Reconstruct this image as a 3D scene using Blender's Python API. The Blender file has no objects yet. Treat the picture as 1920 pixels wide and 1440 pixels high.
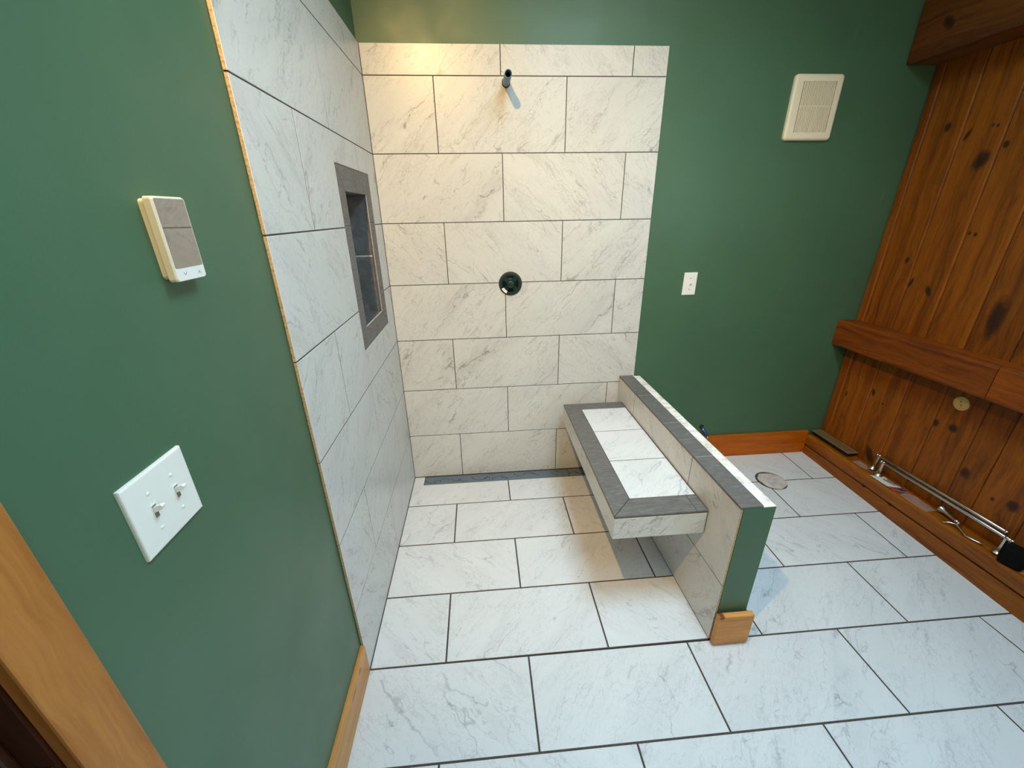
import bpy, bmesh, math, random
from mathutils import Matrix, Vector, noise as mnoise
random.seed(7)
S = bpy.context.scene
C = S.collection

# ------------------------------------------------------------------ camera
F_PX = 757.62
ROT = [[0.99672888, -0.07920281, -0.01607645],
       [-0.04554182, -0.38611234, -0.92132687],
       [0.06676436, 0.91904525, -0.38845636]]
cam_d = bpy.data.cameras.new('camera')
cam = bpy.data.objects.new('camera', cam_d); C.objects.link(cam)
cam_d.sensor_fit = 'HORIZONTAL'; cam_d.sensor_width = 36.0
cam_d.lens = F_PX * 36.0 / 1920.0
cam_d.clip_start = 0.02
r, d, f = (Vector(v) for v in ROT)
cam.matrix_world = Matrix(((r.x, -d.x, -f.x, 0.48175), (r.y, -d.y, -f.y, -2.23633), (r.z, -d.z, -f.z, 1.57655), (0, 0, 0, 1)))
S.camera = cam

# ------------------------------------------------------------------ world, lights, exposure
w = bpy.data.worlds.new('world'); S.world = w; w.use_nodes = True
w.node_tree.nodes['Background'].inputs[0].default_value = (0.55, 0.7, 1.0, 1)
w.node_tree.nodes['Background'].inputs[1].default_value = 0.25

CEIL = 2.90
DAY = (0.51, 0.79, 1.0)


def area(name, loc, rot, sx, sy, energy, color):
    l = bpy.data.lights.new(name, 'AREA'); l.shape = 'RECTANGLE'; l.size = sx; l.size_y = sy; l.energy = energy; l.color = color
    o = bpy.data.objects.new(name, l); C.objects.link(o); o.location = loc; o.rotation_euler = rot
    return l, o


sky, sky_o = area('skylight_daylight', (1.24, -1.46, CEIL + 0.42), (0, 0, 0), 0.75, 0.85, 70, DAY)              # skylight over the shower entrance
rear_fill, rear_fill_o = area('rear_fill_daylight', (1.30, -2.70, CEIL + 0.05), (0, 0, 0), 0.75, 0.85, 18, DAY)       # added daylight fill behind the camera, set like a skylight
win, win_o = area('window_daylight', (2.715, -2.75, 1.75), (0, math.radians(90), 0), 1.0, 1.1, 13, (0.60, 0.87, 1.0))   # window beside the camera
wfill, wfill_o = area('warm_fill', (1.70, -3.37, 1.95), (math.radians(90), 0, 0), 0.8, 0.15, 12, (1.0, 0.70, 0.36))     # added warm fill from behind the camera, no fixture modelled

spot = bpy.data.lights.new('shower_downlight_lamp', 'SPOT')
spot.energy = 215; spot.color = (1.0, 0.64, 0.25); spot.spot_size = math.radians(90); spot.spot_blend = 1.0
spot.shadow_soft_size = 0.02
spot_o = bpy.data.objects.new('shower_downlight_lamp', spot); C.objects.link(spot_o)
SPOT = Vector((0.10, -2.00, CEIL - 0.02))
spot_o.location = SPOT
spot_o.rotation_euler = (Vector((0.85, 0.0, 0.95)) - SPOT).to_track_quat('-Z', 'Y').to_euler()

S.view_settings.view_transform = 'Standard'; S.view_settings.look = 'None'
S.view_settings.gamma = 1.0; S.view_settings.use_curve_mapping = False
S.view_settings.exposure = -0.12


# ------------------------------------------------------------------ helpers
def srgb(r, g, b):
    def c(v):
        v /= 255.0
        return v / 12.92 if v <= 0.04045 else ((v + 0.055) / 1.055) ** 2.4
    return (c(r), c(g), c(b), 1.0)


def newmat(name, col=(0.8, 0.8, 0.8, 1), rough=0.5, metal=0.0, spec=0.5):
    m = bpy.data.materials.new(name); m.use_nodes = True
    b = m.node_tree.nodes['Principled BSDF']
    b.inputs['Base Color'].default_value = col
    b.inputs['Roughness'].default_value = rough
    b.inputs['Metallic'].default_value = metal
    b.inputs['Specular IOR Level'].default_value = spec
    return m


class N:
    """tiny node helper"""
    def __init__(self, m):
        self.t = m.node_tree; self.b = self.t.nodes['Principled BSDF']

    def add(self, typ, **kw):
        n = self.t.nodes.new(typ)
        for k, v in kw.items():
            setattr(n, k, v)
        return n

    def link(self, a, b): self.t.links.new(a, b)

    def math(self, op, a, b=None, c=None, clamp=False):
        n = self.add('ShaderNodeMath', operation=op); n.use_clamp = clamp
        for i, v in enumerate((a, b, c)):
            if v is None: continue
            if isinstance(v, (int, float)): n.inputs[i].default_value = v
            else: self.link(v, n.inputs[i])
        return n.outputs[0]

    def vmath(self, op, a, b=None):
        n = self.add('ShaderNodeVectorMath', operation=op)
        for i, v in enumerate((a, b)):
            if v is None: continue
            if isinstance(v, (tuple, list)): n.inputs[i].default_value = v
            else: self.link(v, n.inputs[i])
        return n.outputs['Value'] if op in ('LENGTH', 'DISTANCE', 'DOT_PRODUCT') else n.outputs[0]

    def noise(self, vec, scale, detail=4, rough=0.55, dist=0.0, out='Fac'):
        n = self.add('ShaderNodeTexNoise'); n.inputs['Scale'].default_value = scale
        n.inputs['Detail'].default_value = detail; n.inputs['Roughness'].default_value = rough
        n.inputs['Distortion'].default_value = dist
        if vec is not None: self.link(vec, n.inputs['Vector'])
        return n.outputs[0] if out == 'Fac' else n.outputs['Color']

    def ramp(self, fac, stops):
        n = self.add('ShaderNodeValToRGB'); e = n.color_ramp.elements
        while len(e) < len(stops): e.new(0.5)
        for i, (p, c) in enumerate(stops):
            e[i].position = p; e[i].color = c if len(c) == 4 else (*c, 1)
        self.link(fac, n.inputs[0]); return n.outputs[0]

    def mix(self, fac, a, b, mode='MIX'):
        n = self.add('ShaderNodeMix', data_type='RGBA', blend_type=mode)
        for s, v in ((n.inputs['Factor'], fac), (n.inputs['A'], a), (n.inputs['B'], b)):
            if isinstance(v, (int, float)): s.default_value = v
            elif isinstance(v, tuple): s.default_value = v
            else: self.link(v, s)
        return n.outputs['Result']

    def bump(self, h, strength, dist):
        n = self.add('ShaderNodeBump'); n.inputs['Strength'].default_value = strength
        n.inputs['Distance'].default_value = dist
        self.link(h, n.inputs['Height']); self.link(n.outputs[0], self.b.inputs['Normal'])


G1 = (0, 0, 0, 1); W1 = (1, 1, 1, 1)


def marble_mat(name, base=(208, 206, 201), vein=(134, 130, 126), rough=0.32, stain=None, strength=1.0):
    m = newmat(name, rough=rough); n = N(m)
    tc = n.add('ShaderNodeTexCoord').outputs['Object']
    rnd = n.add('ShaderNodeObjectInfo').outputs['Random']
    sgn = n.math('SUBTRACT', n.math('MULTIPLY', n.math('GREATER_THAN', rnd, 0.32), 2.0), 1.0)
    sep = n.add('ShaderNodeSeparateXYZ'); n.link(tc, sep.inputs[0])
    cmb = n.add('ShaderNodeCombineXYZ')
    n.link(n.math('MULTIPLY', sep.outputs[0], sgn), cmb.inputs[0]); n.link(sep.outputs[1], cmb.inputs[1])
    n.link(n.math('MULTIPLY', rnd, 37.0), cmb.inputs[2])
    # rotate so that local x runs along the veins (about 48 degrees), stretched along them
    mp = n.add('ShaderNodeMapping'); n.link(cmb.outputs[0], mp.inputs['Vector'])
    mp.inputs['Rotation'].default_value = (0, 0, math.radians(-47))
    st = n.add('ShaderNodeMapping'); n.link(mp.outputs[0], st.inputs['Vector'])
    st.inputs['Scale'].default_value = (1.0, 3.4, 1.0)
    off = n.add('ShaderNodeCombineXYZ'); n.link(n.math('MULTIPLY', rnd, 91.0), off.inputs[0]); n.link(n.math('MULTIPLY', rnd, 53.0), off.inputs[1])
    v = n.vmath('ADD', st.outputs[0], off.outputs[0])
    warp = n.vmath('ADD', v, n.vmath('SCALE', n.noise(n.vmath('ADD', cmb.outputs[0], off.outputs[0]), 13, 5, 0.62, out='Color')))
    warp.node.inputs[1].links[0].from_node.inputs['Scale'].default_value = 0.16

    def ridge(vec, sc, wid, det=2.5):
        a = n.math('ABSOLUTE', n.math('SUBTRACT', n.noise(vec, sc, det, 0.5), 0.5))
        return n.math('SUBTRACT', 1.0, n.math('DIVIDE', a, wid), clamp=True)
    m1 = n.ramp(n.noise(v, 2.6, 2), [(0.50, G1), (0.64, W1)])
    m2 = n.ramp(n.noise(n.vmath('ADD', v, (7, 3, 1)), 4.5, 2), [(0.46, G1), (0.62, W1)])
    r1 = n.math('MULTIPLY', ridge(warp, 2.3, 0.012), m1)
    r2 = n.math('MULTIPLY', n.math('MULTIPLY', ridge(n.vmath('ADD', warp, (3, 9, 4)), 5.2, 0.017), m2), 0.75)
    m3 = n.ramp(n.noise(n.vmath('ADD', v, (2, 8, 5)), 3.2, 2), [(0.44, G1), (0.60, W1)])
    r3 = n.math('MULTIPLY', n.math('MULTIPLY', ridge(n.vmath('ADD', warp, (6, 1, 7)), 11.0, 0.030), m3), 0.42)
    iso = n.vmath('ADD', n.vmath('MULTIPLY', mp.outputs[0], (1.0, 1.7, 1.0)), off.outputs[0])
    r4 = n.math('MULTIPLY', n.math('MULTIPLY', ridge(iso, 30.0, 0.035, 4.0), n.ramp(n.noise(iso, 5.0, 3), [(0.45, G1), (0.62, W1)])), 0.34)
    soft = n.math('MULTIPLY', n.math('MULTIPLY', ridge(n.vmath('ADD', warp, (1, 2, 8)), 2.0, 0.10), m1), 0.22)
    fine = n.math('MULTIPLY', n.ramp(n.noise(n.vmath('ADD', cmb.outputs[0], off.outputs[0]), 55, 6, 0.72, 0.6), [(0.55, G1), (0.72, W1)]), 0.22)
    tot = n.math('MULTIPLY', n.math('ADD', n.math('ADD', n.math('ADD', r1, r2), n.math('ADD', r3, r4)), n.math('ADD', soft, fine)), 0.72 * strength, clamp=True)
    cloud = n.ramp(n.noise(v, 1.6, 3), [(0.3, srgb(base[0] - 7, base[1] - 7, base[2] - 6)), (0.7, srgb(*base))])
    col = n.mix(tot, cloud, srgb(*vein))
    if stain:   # a rust run below the water pipe: (u, v, half width, length) in tile coordinates
        su, sv, hw, ln = stain
        du = n.math('DIVIDE', n.math('SUBTRACT', sep.outputs[0], n.math('ADD', su, n.math('MULTIPLY', n.math('SUBTRACT', sep.outputs[1], sv), 0.18))), hw)
        dv = n.math('DIVIDE', n.math('SUBTRACT', sv, sep.outputs[1]), ln)
        k = n.math('MULTIPLY', n.math('SUBTRACT', 1.0, n.math('ABSOLUTE', du), clamp=True), n.math('SUBTRACT', 1.0, dv, clamp=True))
        k = n.math('MULTIPLY', k, n.math('GREATER_THAN', dv, 0.0))
        k = n.math('MULTIPLY', k, n.math('ADD', 0.25, n.noise(tc, 30, 3)))
        col = n.mix(n.math('MULTIPLY', k, 0.8, clamp=True), col, srgb(176, 132, 70))
    n.link(col, n.b.inputs['Base Color'])
    n.bump(n.noise(tc, 60, 4), 0.06, 0.002)
    return m


def grey_tile_mat():
    m = newmat('charcoal_stone_tile', rough=0.5); n = N(m)
    tc = n.add('ShaderNodeTexCoord').outputs['Object']
    rnd = n.add('ShaderNodeObjectInfo').outputs['Random']
    off = n.add('ShaderNodeCombineXYZ'); n.link(n.math('MULTIPLY', rnd, 31.0), off.inputs[2])
    v = n.vmath('ADD', tc, off.outputs[0])
    mp = n.add('ShaderNodeMapping'); n.link(v, mp.inputs['Vector']); mp.inputs['Scale'].default_value = (1, 5, 1)
    a = n.noise(mp.outputs[0], 22, 6, 0.7, 0.4)
    col = n.ramp(a, [(0.30, srgb(84, 82, 80)), (0.52, srgb(100, 97, 95)), (0.64, srgb(116, 113, 110)), (0.74, srgb(150, 147, 143))])
    n.link(col, n.b.inputs['Base Color']); n.bump(a, 0.15, 0.002)
    return m


def paint_mat():
    m = newmat('green_satin_paint', rough=0.42); n = N(m)
    tc = n.add('ShaderNodeTexCoord').outputs['Object']
    a = n.noise(tc, 2.2, 3)
    col = n.ramp(a, [(0.3, srgb(65, 97, 72)), (0.7, srgb(70, 103, 77))])
    s = n.add('ShaderNodeMapping'); n.link(tc, s.inputs['Vector']); s.inputs['Scale'].default_value = (6, 6, 1.2)
    scuff = n.math('MULTIPLY', n.ramp(n.noise(s.outputs[0], 2.4, 5, 0.6), [(0.70, G1), (0.80, W1)]), 0.16)
    n.link(n.mix(scuff, col, srgb(150, 175, 160)), n.b.inputs['Base Color'])
    n.link(n.ramp(n.noise(tc, 5, 3), [(0.3, (0.36,) * 3), (0.7, (0.48,) * 3)]), n.b.inputs['Roughness'])
    n.bump(n.noise(tc, 260, 2), 0.10, 0.0015)
    return m


def wood_mat(name, dark, light, axis, rough=0.4, freq=26.0, knots=(), knot_col=(38, 20, 8), plane='yz', tone=0.25, rand=True):
    """axis: grain direction 0/1/2 in object space; knots: (a, b, ra, rb, slant) in the plane's world coordinates"""
    m = newmat(name, rough=rough, spec=0.3); n = N(m)
    tc = n.add('ShaderNodeTexCoord').outputs['Object']
    sc = [1.0, 1.0, 1.0]; sc[axis] = 0.055
    rnd = n.add('ShaderNodeObjectInfo').outputs['Random']
    off = n.add('ShaderNodeCombineXYZ')
    for i in range(3): n.link(n.math('MULTIPLY', rnd, 11.0 + 7 * i), off.inputs[i])
    big = n.noise(n.vmath('ADD', tc, off.outputs[0]), 4.0, 2, out='Color')
    bs = n.add('ShaderNodeVectorMath', operation='SCALE'); n.link(big, bs.inputs[0]); bs.inputs['Scale'].default_value = 0.05
    v = n.vmath('ADD', n.vmath('ADD', tc, bs.outputs[0]), off.outputs[0])
    v = n.vmath('MULTIPLY', v, tuple(sc))
    a = n.noise(v, freq, 5, 0.62, 0.8)
    b = n.noise(v, freq * 6, 3, 0.6)
    g = n.math('ADD', n.math('MULTIPLY', a, 0.72), n.math('MULTIPLY', b, 0.28))
    col = n.ramp(g, [(0.38, srgb(*dark)), (0.60, srgb(*light))])
    if rand:
        hs = n.add('ShaderNodeHueSaturation'); n.link(col, hs.inputs['Color'])
        n.link(n.math('ADD', 1.0 - tone / 2, n.math('MULTIPLY', rnd, tone)), hs.inputs['Value']); col = hs.outputs[0]
    if knots:
        sep = n.add('ShaderNodeSeparateXYZ'); n.link(tc, sep.inputs[0])
        A = sep.outputs['XYZ'.index(plane[0].upper())]; B = sep.outputs['XYZ'.index(plane[1].upper())]
        wob = n.math('MULTIPLY', n.math('SUBTRACT', n.noise(tc, 45, 3), 0.5), 0.9)
        tot = None
        for (ka, kb, ra, rb, sl) in knots:
            db = n.math('SUBTRACT', B, kb)
            da = n.math('SUBTRACT', n.math('SUBTRACT', A, ka), n.math('MULTIPLY', db, sl))
            q = n.math('ADD', n.math('POWER', n.math('ABSOLUTE', n.math('DIVIDE', da, ra)), 2.0), n.math('POWER', n.math('ABSOLUTE', n.math('DIVIDE', db, rb)), 2.0))
            k = n.math('SUBTRACT', 1.25, n.math('ADD', q, wob), clamp=True)
            tot = k if tot is None else n.math('MAXIMUM', tot, k)
        col = n.mix(n.math('MULTIPLY', tot, 0.88), col, srgb(*knot_col))
    n.link(col, n.b.inputs['Base Color']); n.bump(g, 0.12, 0.002)
    return m


def plaster_mat(name, c, c2, sc=40):
    m = newmat(name, rough=0.85); n = N(m)
    tc = n.add('ShaderNodeTexCoord').outputs['Object']
    a = n.noise(tc, sc, 5, 0.65)
    n.link(n.ramp(a, [(0.35, srgb(*c2)), (0.55, srgb(*c))]), n.b.inputs['Base Color']); n.bump(a, 0.5, 0.004)
    return m


M = {}
M['marble'] = marble_mat('white_marble_tile')
M['marble_floor'] = marble_mat('white_marble_floor_tile', base=(216, 216, 217), vein=(146, 147, 151), rough=0.3, strength=0.8)
M['marble_rust'] = marble_mat('white_marble_tile_with_rust_run', stain=(0.024, 0.125, 0.034, 0.19))
M['body'] = plaster_mat('tan_tile_edge', (190, 164, 122), (150, 124, 90), 160)
M['grout'] = plaster_mat('dark_grout', (76, 68, 65), (62, 55, 53), 200)
M['thinset'] = plaster_mat('thinset_mortar', (120, 104, 80), (50, 46, 42), 90)
M['grey'] = grey_tile_mat()
M['paint'] = paint_mat()
M['ceil'] = newmat('ceiling_paint', srgb(225, 222, 214), 0.8)
M['white'] = newmat('white_plastic', srgb(234, 230, 222), 0.3)
M['white_gap'] = newmat('shadow_gap_plastic', srgb(120, 118, 114), 0.5)
M['cream'] = newmat('aged_cream_plastic', srgb(226, 212, 184), 0.4)
M['tan_plastic'] = newmat('warm_white_plastic', srgb(225, 212, 180), 0.35)
M['black'] = newmat('black_plastic', srgb(14, 14, 14), 0.6)
M['rubber'] = newmat('black_rubber', srgb(9, 9, 8), 0.9, spec=0.15)
M['mirror'] = newmat('mirrored_screen', (0.40, 0.385, 0.37, 1), 0.03, 1.0)
M['nickel'] = newmat('brushed_nickel', (0.62, 0.58, 0.52, 1), 0.24, 1.0)
M['brass'] = newmat('brass', (0.72, 0.52, 0.22, 1), 0.3, 1.0)
M['pex'] = newmat('blue_grey_pipe', srgb(92, 122, 146), 0.35)
M['pex2'] = newmat('blue_supply_pipe', srgb(42, 66, 128), 0.35)
M['valve'] = newmat('dark_green_plastic', srgb(20, 47, 40), 0.35)
M['drain'] = newmat('dark_steel_grate', srgb(104, 116, 126), 0.45, 0.2)
M['drain_d'] = newmat('drain_slot', srgb(14, 18, 24), 0.6)
M['bronze'] = newmat('antique_register_metal', srgb(132, 108, 74), 0.45, 0.3)
M['skim'] = plaster_mat('white_skim_plaster', (230, 228, 222), (190, 182, 170), 30)
M['patch'] = plaster_mat('grey_patch_plaster', (198, 190, 184), (176, 168, 162), 18)
M['paper'] = newmat('white_card', srgb(205, 200, 196), 0.6)
M['red'] = newmat('red_print', srgb(165, 40, 25), 0.6)
M['blue'] = newmat('blue_print', srgb(28, 40, 110), 0.6)
KN = [(-.152, 1.925, .016, .022, 0), (-.351, 1.764, .034, .042, -.15), (-.424, 1.816, .014, .016, 0), (-.254, 1.878, .011, .026, -.4), (-.178, 1.315, .012, .017, 0),
      (-.336, 1.182, .016, .03, .35), (-.238, 1.207, .009, .03, -.2), (-.655, 1.115, .032, .10, 0.02), (-.250, .58, .012, .024, .2), (-.323, .54, .007, .008, 0),
      (-.605, .567, .016, .022, 0), (-.681, .579, .024, .024, 0), (-.80, .40, .022, .03, 0), (-.93, .353, .010, .012, 0), (-1.0, .369, .024, .028, 0), (-.355, .22, .03, .05, .4),
      (-.345, 1.90, .006, .007, 0), (-.365, 1.895, .007, .008, 0), (-.42, 1.46, .007, .009, 0), (-.445, 1.455, .008, .01, 0), (-.09, .50, .007, .02, 0)]
M['plank'] = wood_mat('stained_knotty_pine', (104, 48, 2), (146, 76, 6), 2, 0.55, 24, KN, tone=0.22)
M['beam'] = wood_mat('dark_stained_timber', (86, 42, 12), (120, 64, 20), 1, 0.5, 22, [(-.148, 2.318, .025, .03, .5), (-.10, 2.44, .03, .02, 0)])
M['rail'] = wood_mat('stained_rail_timber', (100, 42, 2), (142, 68, 6), 1, 0.55, 22)
M['sill'] = wood_mat('stained_sill_timber', (114, 56, 4), (158, 88, 14), 1, 0.5, 20, [(-.465, .085, .012, .012, 0), (-.63, .085, .014, .012, 0)])
M['base_y'] = wood_mat('honey_pine_along_y', (182, 122, 62), (214, 156, 90), 1, 0.4, 20, [(-1.29, .12, .014, .010, 0), (-1.36, .118, .03, .008, 0)], (150, 88, 20))
M['base_x'] = wood_mat('honey_pine_along_x', (160, 76, 2), (192, 100, 4), 0, 0.4, 20)
M['block'] = wood_mat('pine_offcut', (186, 122, 58), (216, 154, 86), 0, 0.45, 18, [(1.336, .155, .012, .012, 0)], (92, 46, 14), 'xz')
M['casing'] = wood_mat('oak_casing', (146, 88, 36), (172, 112, 52), 2, 0.45, 26)
M['door'] = wood_mat('dark_walnut_door', (50, 24, 12), (74, 38, 20), 2, 0.4, 22)
M['plug'] = wood_mat('pale_wood_plug', (186, 150, 90), (206, 172, 112), 2, 0.5, 30, [(-.668, .716, .004, .004, 0), (-.673, .700, .003, .003, 0)])
pb = newmat('clear_plastic_film', (0.95, 0.95, 0.95, 1), 0.12); M['film'] = pb
nb = N(pb); tr = nb.add('ShaderNodeBsdfTransparent'); mx = nb.add('ShaderNodeMixShader'); mx.inputs[0].default_value = 0.13
nb.link(tr.outputs[0], mx.inputs[1]); nb.link(nb.b.outputs[0], mx.inputs[2]); nb.link(mx.outputs[0], nb.t.nodes['Material Output'].inputs['Surface'])


def mesh_obj(name, verts, faces, mats, parent=None, fm=None, smooth=False, mw=None):
    me = bpy.data.meshes.new(name); me.from_pydata([tuple(v) for v in verts], [], faces)
    for m in (mats if isinstance(mats, (list, tuple)) else [mats]): me.materials.append(M[m] if isinstance(m, str) else m)
    if fm: me.polygons.foreach_set('material_index', fm)
    if smooth: me.polygons.foreach_set('use_smooth', [True] * len(me.polygons))
    me.validate(); me.update()
    o = bpy.data.objects.new(name, me); C.objects.link(o)
    if parent: o.parent = parent
    if mw is not None: o.matrix_basis = mw
    return o


def bm_obj(name, bm, mats, parent=None, smooth=False, mw=None):
    me = bpy.data.meshes.new(name); bm.normal_update(); bm.to_mesh(me); bm.free()
    for m in (mats if isinstance(mats, (list, tuple)) else [mats]): me.materials.append(M[m] if isinstance(m, str) else m)
    if smooth: me.polygons.foreach_set('use_smooth', [True] * len(me.polygons))
    o = bpy.data.objects.new(name, me); C.objects.link(o)
    if parent: o.parent = parent
    if mw is not None: o.matrix_basis = mw
    return o


def bm_box(bm, lo, hi, bev=0.0, seg=1):
    r = bmesh.ops.create_cube(bm, size=1.0)
    for v in r['verts']:
        v.co = Vector([lo[i] + (v.co[i] + 0.5) * (hi[i] - lo[i]) for i in range(3)])
    if bev:
        es = list({e for v in r['verts'] for e in v.link_edges})
        bmesh.ops.bevel(bm, geom=es, offset=bev, segments=seg, profile=0.5, affect='EDGES')


def box(name, lo, hi, mat, parent=None, bev=0.0, seg=2, smooth=False):
    bm = bmesh.new(); bm_box(bm, lo, hi, bev, seg); return bm_obj(name, bm, mat, parent, smooth)


def bm_lathe(bm, prof, seg=28, mw=Matrix.Identity(4), cap=True):
    """prof: (radius, height) pairs around local z"""
    rings = []
    for (rr, z) in prof:
        rings.append([bm.verts.new(mw @ Vector((rr * math.cos(2 * math.pi * i / seg), rr * math.sin(2 * math.pi * i / seg), z))) for i in range(seg)])
    for a, b in zip(rings, rings[1:]):
        for i in range(seg):
            bm.faces.new((a[i], a[(i + 1) % seg], b[(i + 1) % seg], b[i]))
    if cap:
        bm.faces.new(rings[0][::-1]); bm.faces.new(rings[-1])
    bmesh.ops.recalc_face_normals(bm, faces=bm.faces[:])


def align(p, direction):
    """matrix placing local z along direction at p"""
    q = Vector(direction).normalized().to_track_quat('Z', 'Y')
    return Matrix.Translation(p) @ q.to_matrix().to_4x4()


def lathe(name, prof, p, direction, mat, parent=None, seg=28, smooth=True, cap=True):
    bm = bmesh.new(); bm_lathe(bm, prof, seg, align(p, direction), cap)
    o = bm_obj(name, bm, mat, parent, smooth)
    return o


def tube(name, pts, rad, mat, parent=None, seg=10):
    bm = bmesh.new(); pts = [Vector(p) for p in pts]; rings = []
    for i, p in enumerate(pts):
        t = (pts[min(i + 1, len(pts) - 1)] - pts[max(i - 1, 0)]).normalized()
        q = t.to_track_quat('Z', 'Y')
        rings.append([bm.verts.new(p + q @ Vector((rad * math.cos(2 * math.pi * k / seg), rad * math.sin(2 * math.pi * k / seg), 0))) for k in range(seg)])
    for a, b in zip(rings, rings[1:]):
        for i in range(seg): bm.faces.new((a[i], a[(i + 1) % seg], b[(i + 1) % seg], b[i]))
    bm.faces.new(rings[0][::-1]); bm.faces.new(rings[-1])
    bmesh.ops.recalc_face_normals(bm, faces=bm.faces[:])
    return bm_obj(name, bm, mat, parent, True)


def inset_poly(poly, d):
    n = len(poly); out = []
    for i in range(n):
        p0, p1, p2 = Vector(poly[i - 1]), Vector(poly[i]), Vector(poly[(i + 1) % n])
        e1 = (p1 - p0).normalized(); e2 = (p2 - p1).normalized()
        n1 = Vector((-e1.y, e1.x)); n2 = Vector((-e2.y, e2.x))
        b = n1 + n2; k = d / max(0.2, (1 + n1.dot(n2)))
        out.append(p1 + b * k)
    return out


def slab(name, poly, t, mw, mats, parent, ch=0.0009):
    """a tile: polygon (ccw, local uv), top at local w=0, thickness t, chamfered rim; mats = (face, body)"""
    top = inset_poly(poly, ch); n = len(poly)
    cx = sum(p[0] for p in poly) / n; cy = sum(p[1] for p in poly) / n
    V = [(p[0] - cx, p[1] - cy, -t) for p in poly] + [(p[0] - cx, p[1] - cy, -ch) for p in poly] + [(p[0] - cx, p[1] - cy, 0) for p in top]
    Fc = [list(range(2 * n, 3 * n)), list(range(n - 1, -1, -1))]; fm = [0, 1]
    for i in range(n):
        j = (i + 1) % n
        Fc.append([i, j, n + j, n + i]); fm.append(1)
        Fc.append([n + i, n + j, 2 * n + j, 2 * n + i]); fm.append(0)
    return mesh_obj(name, V, Fc, mats, parent, fm, mw=mw @ Matrix.Translation((cx, cy, 0)))


def rect(u0, u1, v0, v1): return [(u0, v0), (u1, v0), (u1, v1), (u0, v1)]


def cut_rect(u0, u1, v0, v1, c):
    """rectangle minus rectangle c (corner or side cut) -> ccw polygon or None"""
    a0, a1, b0, b1 = max(u0, c[0]), min(u1, c[1]), max(v0, c[2]), min(v1, c[3])
    if a1 - a0 < 1e-4 or b1 - b0 < 1e-4: return rect(u0, u1, v0, v1)
    L, R, Bm, T = a0 <= u0 + 1e-6, a1 >= u1 - 1e-6, b0 <= v0 + 1e-6, b1 >= v1 - 1e-6
    if Bm and T:
        if L and R: return None
        return rect(a1, u1, v0, v1) if L else rect(u0, a0, v0, v1)
    if L and R:
        return rect(u0, u1, b1, v1) if Bm else rect(u0, u1, v0, b0)
    if L and Bm: return [(a1, v0), (u1, v0), (u1, v1), (u0, v1), (u0, b1), (a1, b1)]
    if R and Bm: return [(u0, v0), (a0, v0), (a0, b1), (u1, b1), (u1, v1), (u0, v1)]
    if R and T: return [(u0, v0), (u1, v0), (u1, b0), (a0, b0), (a0, v1), (u0, v1)]
    if L and T: return [(u0, v0), (u1, v0), (u1, v1), (a1, v1), (a1, b0), (u0, b0)]
    return rect(u0, u1, v0, v1)


def drill(objs, centre, direction, rad, depth=0.06):
    """cut a real round hole through the given tiles"""
    bm = bmesh.new(); bm_lathe(bm, [(rad, -depth), (rad, depth)], 40, align(centre, direction))
    cut = bm_obj('cutter', bm, 'body')
    for o in objs:
        md = o.modifiers.new('b', 'BOOLEAN'); md.operation = 'DIFFERENCE'; md.object = cut; md.solver = 'EXACT'
    bpy.context.view_layer.update(); dg = bpy.context.evaluated_depsgraph_get()
    for o in objs:
        me = bpy.data.meshes.new_from_object(o.evaluated_get(dg)); o.modifiers.clear(); o.data = me
    bpy.data.objects.remove(cut)


def empty(name, loc):
    o = bpy.data.objects.new(name, None); o.empty_display_size = 0.05; C.objects.link(o); o.location = loc
    return o


def adopt(root, objs):
    """parent parts built in world coordinates to a thing's empty"""
    inv = Matrix.Translation(-root.location)
    for o in objs:
        m = o.matrix_basis.copy(); o.parent = root; o.matrix_basis = inv @ m


def sub(part, *kids):
    """hang sub-parts under a part of the same thing"""
    inv = part.matrix_basis.inverted()
    for k in kids:
        m = k.matrix_basis.copy(); k.parent = part; k.matrix_basis = inv @ m


def tag(o, label, cat=None, kind=None, group=None):
    o['label'] = label
    if cat: o['category'] = cat
    if kind: o['kind'] = kind
    if group: o['group'] = group
    return o


MB = Matrix(((1, 0, 0, 0), (0, 0, -1, 0), (0, 1, 0, 0), (0, 0, 0, 1)))        # u->x, v->z, w->-y
ML = Matrix(((0, 0, 1, 0), (1, 0, 0, 0), (0, 1, 0, 0), (0, 0, 0, 1)))         # u->y, v->z, w->+x
MF = Matrix.Identity(4)


def shift(mat, p): return Matrix.Translation(p) @ mat


P = 0.308; Z0 = 0.3075; ZT = 2.2714; G = 0.0018       # wall course pitch, first course line, tile top, half grout
ROWS = [(0.0015, Z0)] + [(Z0 + P * k, Z0 + P * (k + 1)) for k in range(6)] + [(Z0 + P * 6, ZT + G)]
TT = 0.0085; GR = -0.010                              # tile thickness; green wall surface behind the tiles

# ------------------------------------------------------------------ floor
X_R = 2.745
DRAIN = (0.066, 1.27, -0.088, 0.02)
floor = tag(box('floor', (-0.14, -3.5, -0.12), (2.90, 0.14, -0.035), 'grout'), 'white veined stone tile floor with dark grout lines', kind='structure')


def hz(x, y):
    h = -0.0045 * x
    return h + (0.030 * (y + 1.2085) if y > -1.2085 else 0.0)


def tilted(x, y):
    """local frame of the main floor plane at (x, y) (levels very slightly towards the shower)"""
    sx = -0.0045; sy = 0.030 if y > -1.2085 else 0.0
    nrm = Vector((-sx, -sy, 1)).normalized(); xa = Vector((1, 0, sx)).normalized(); ya = nrm.cross(xa)
    return Matrix(((xa.x, ya.x, nrm.x, x), (xa.y, ya.y, nrm.y, y), (xa.z, ya.z, nrm.z, hz(x, y)), (0, 0, 0, 1)))


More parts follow.
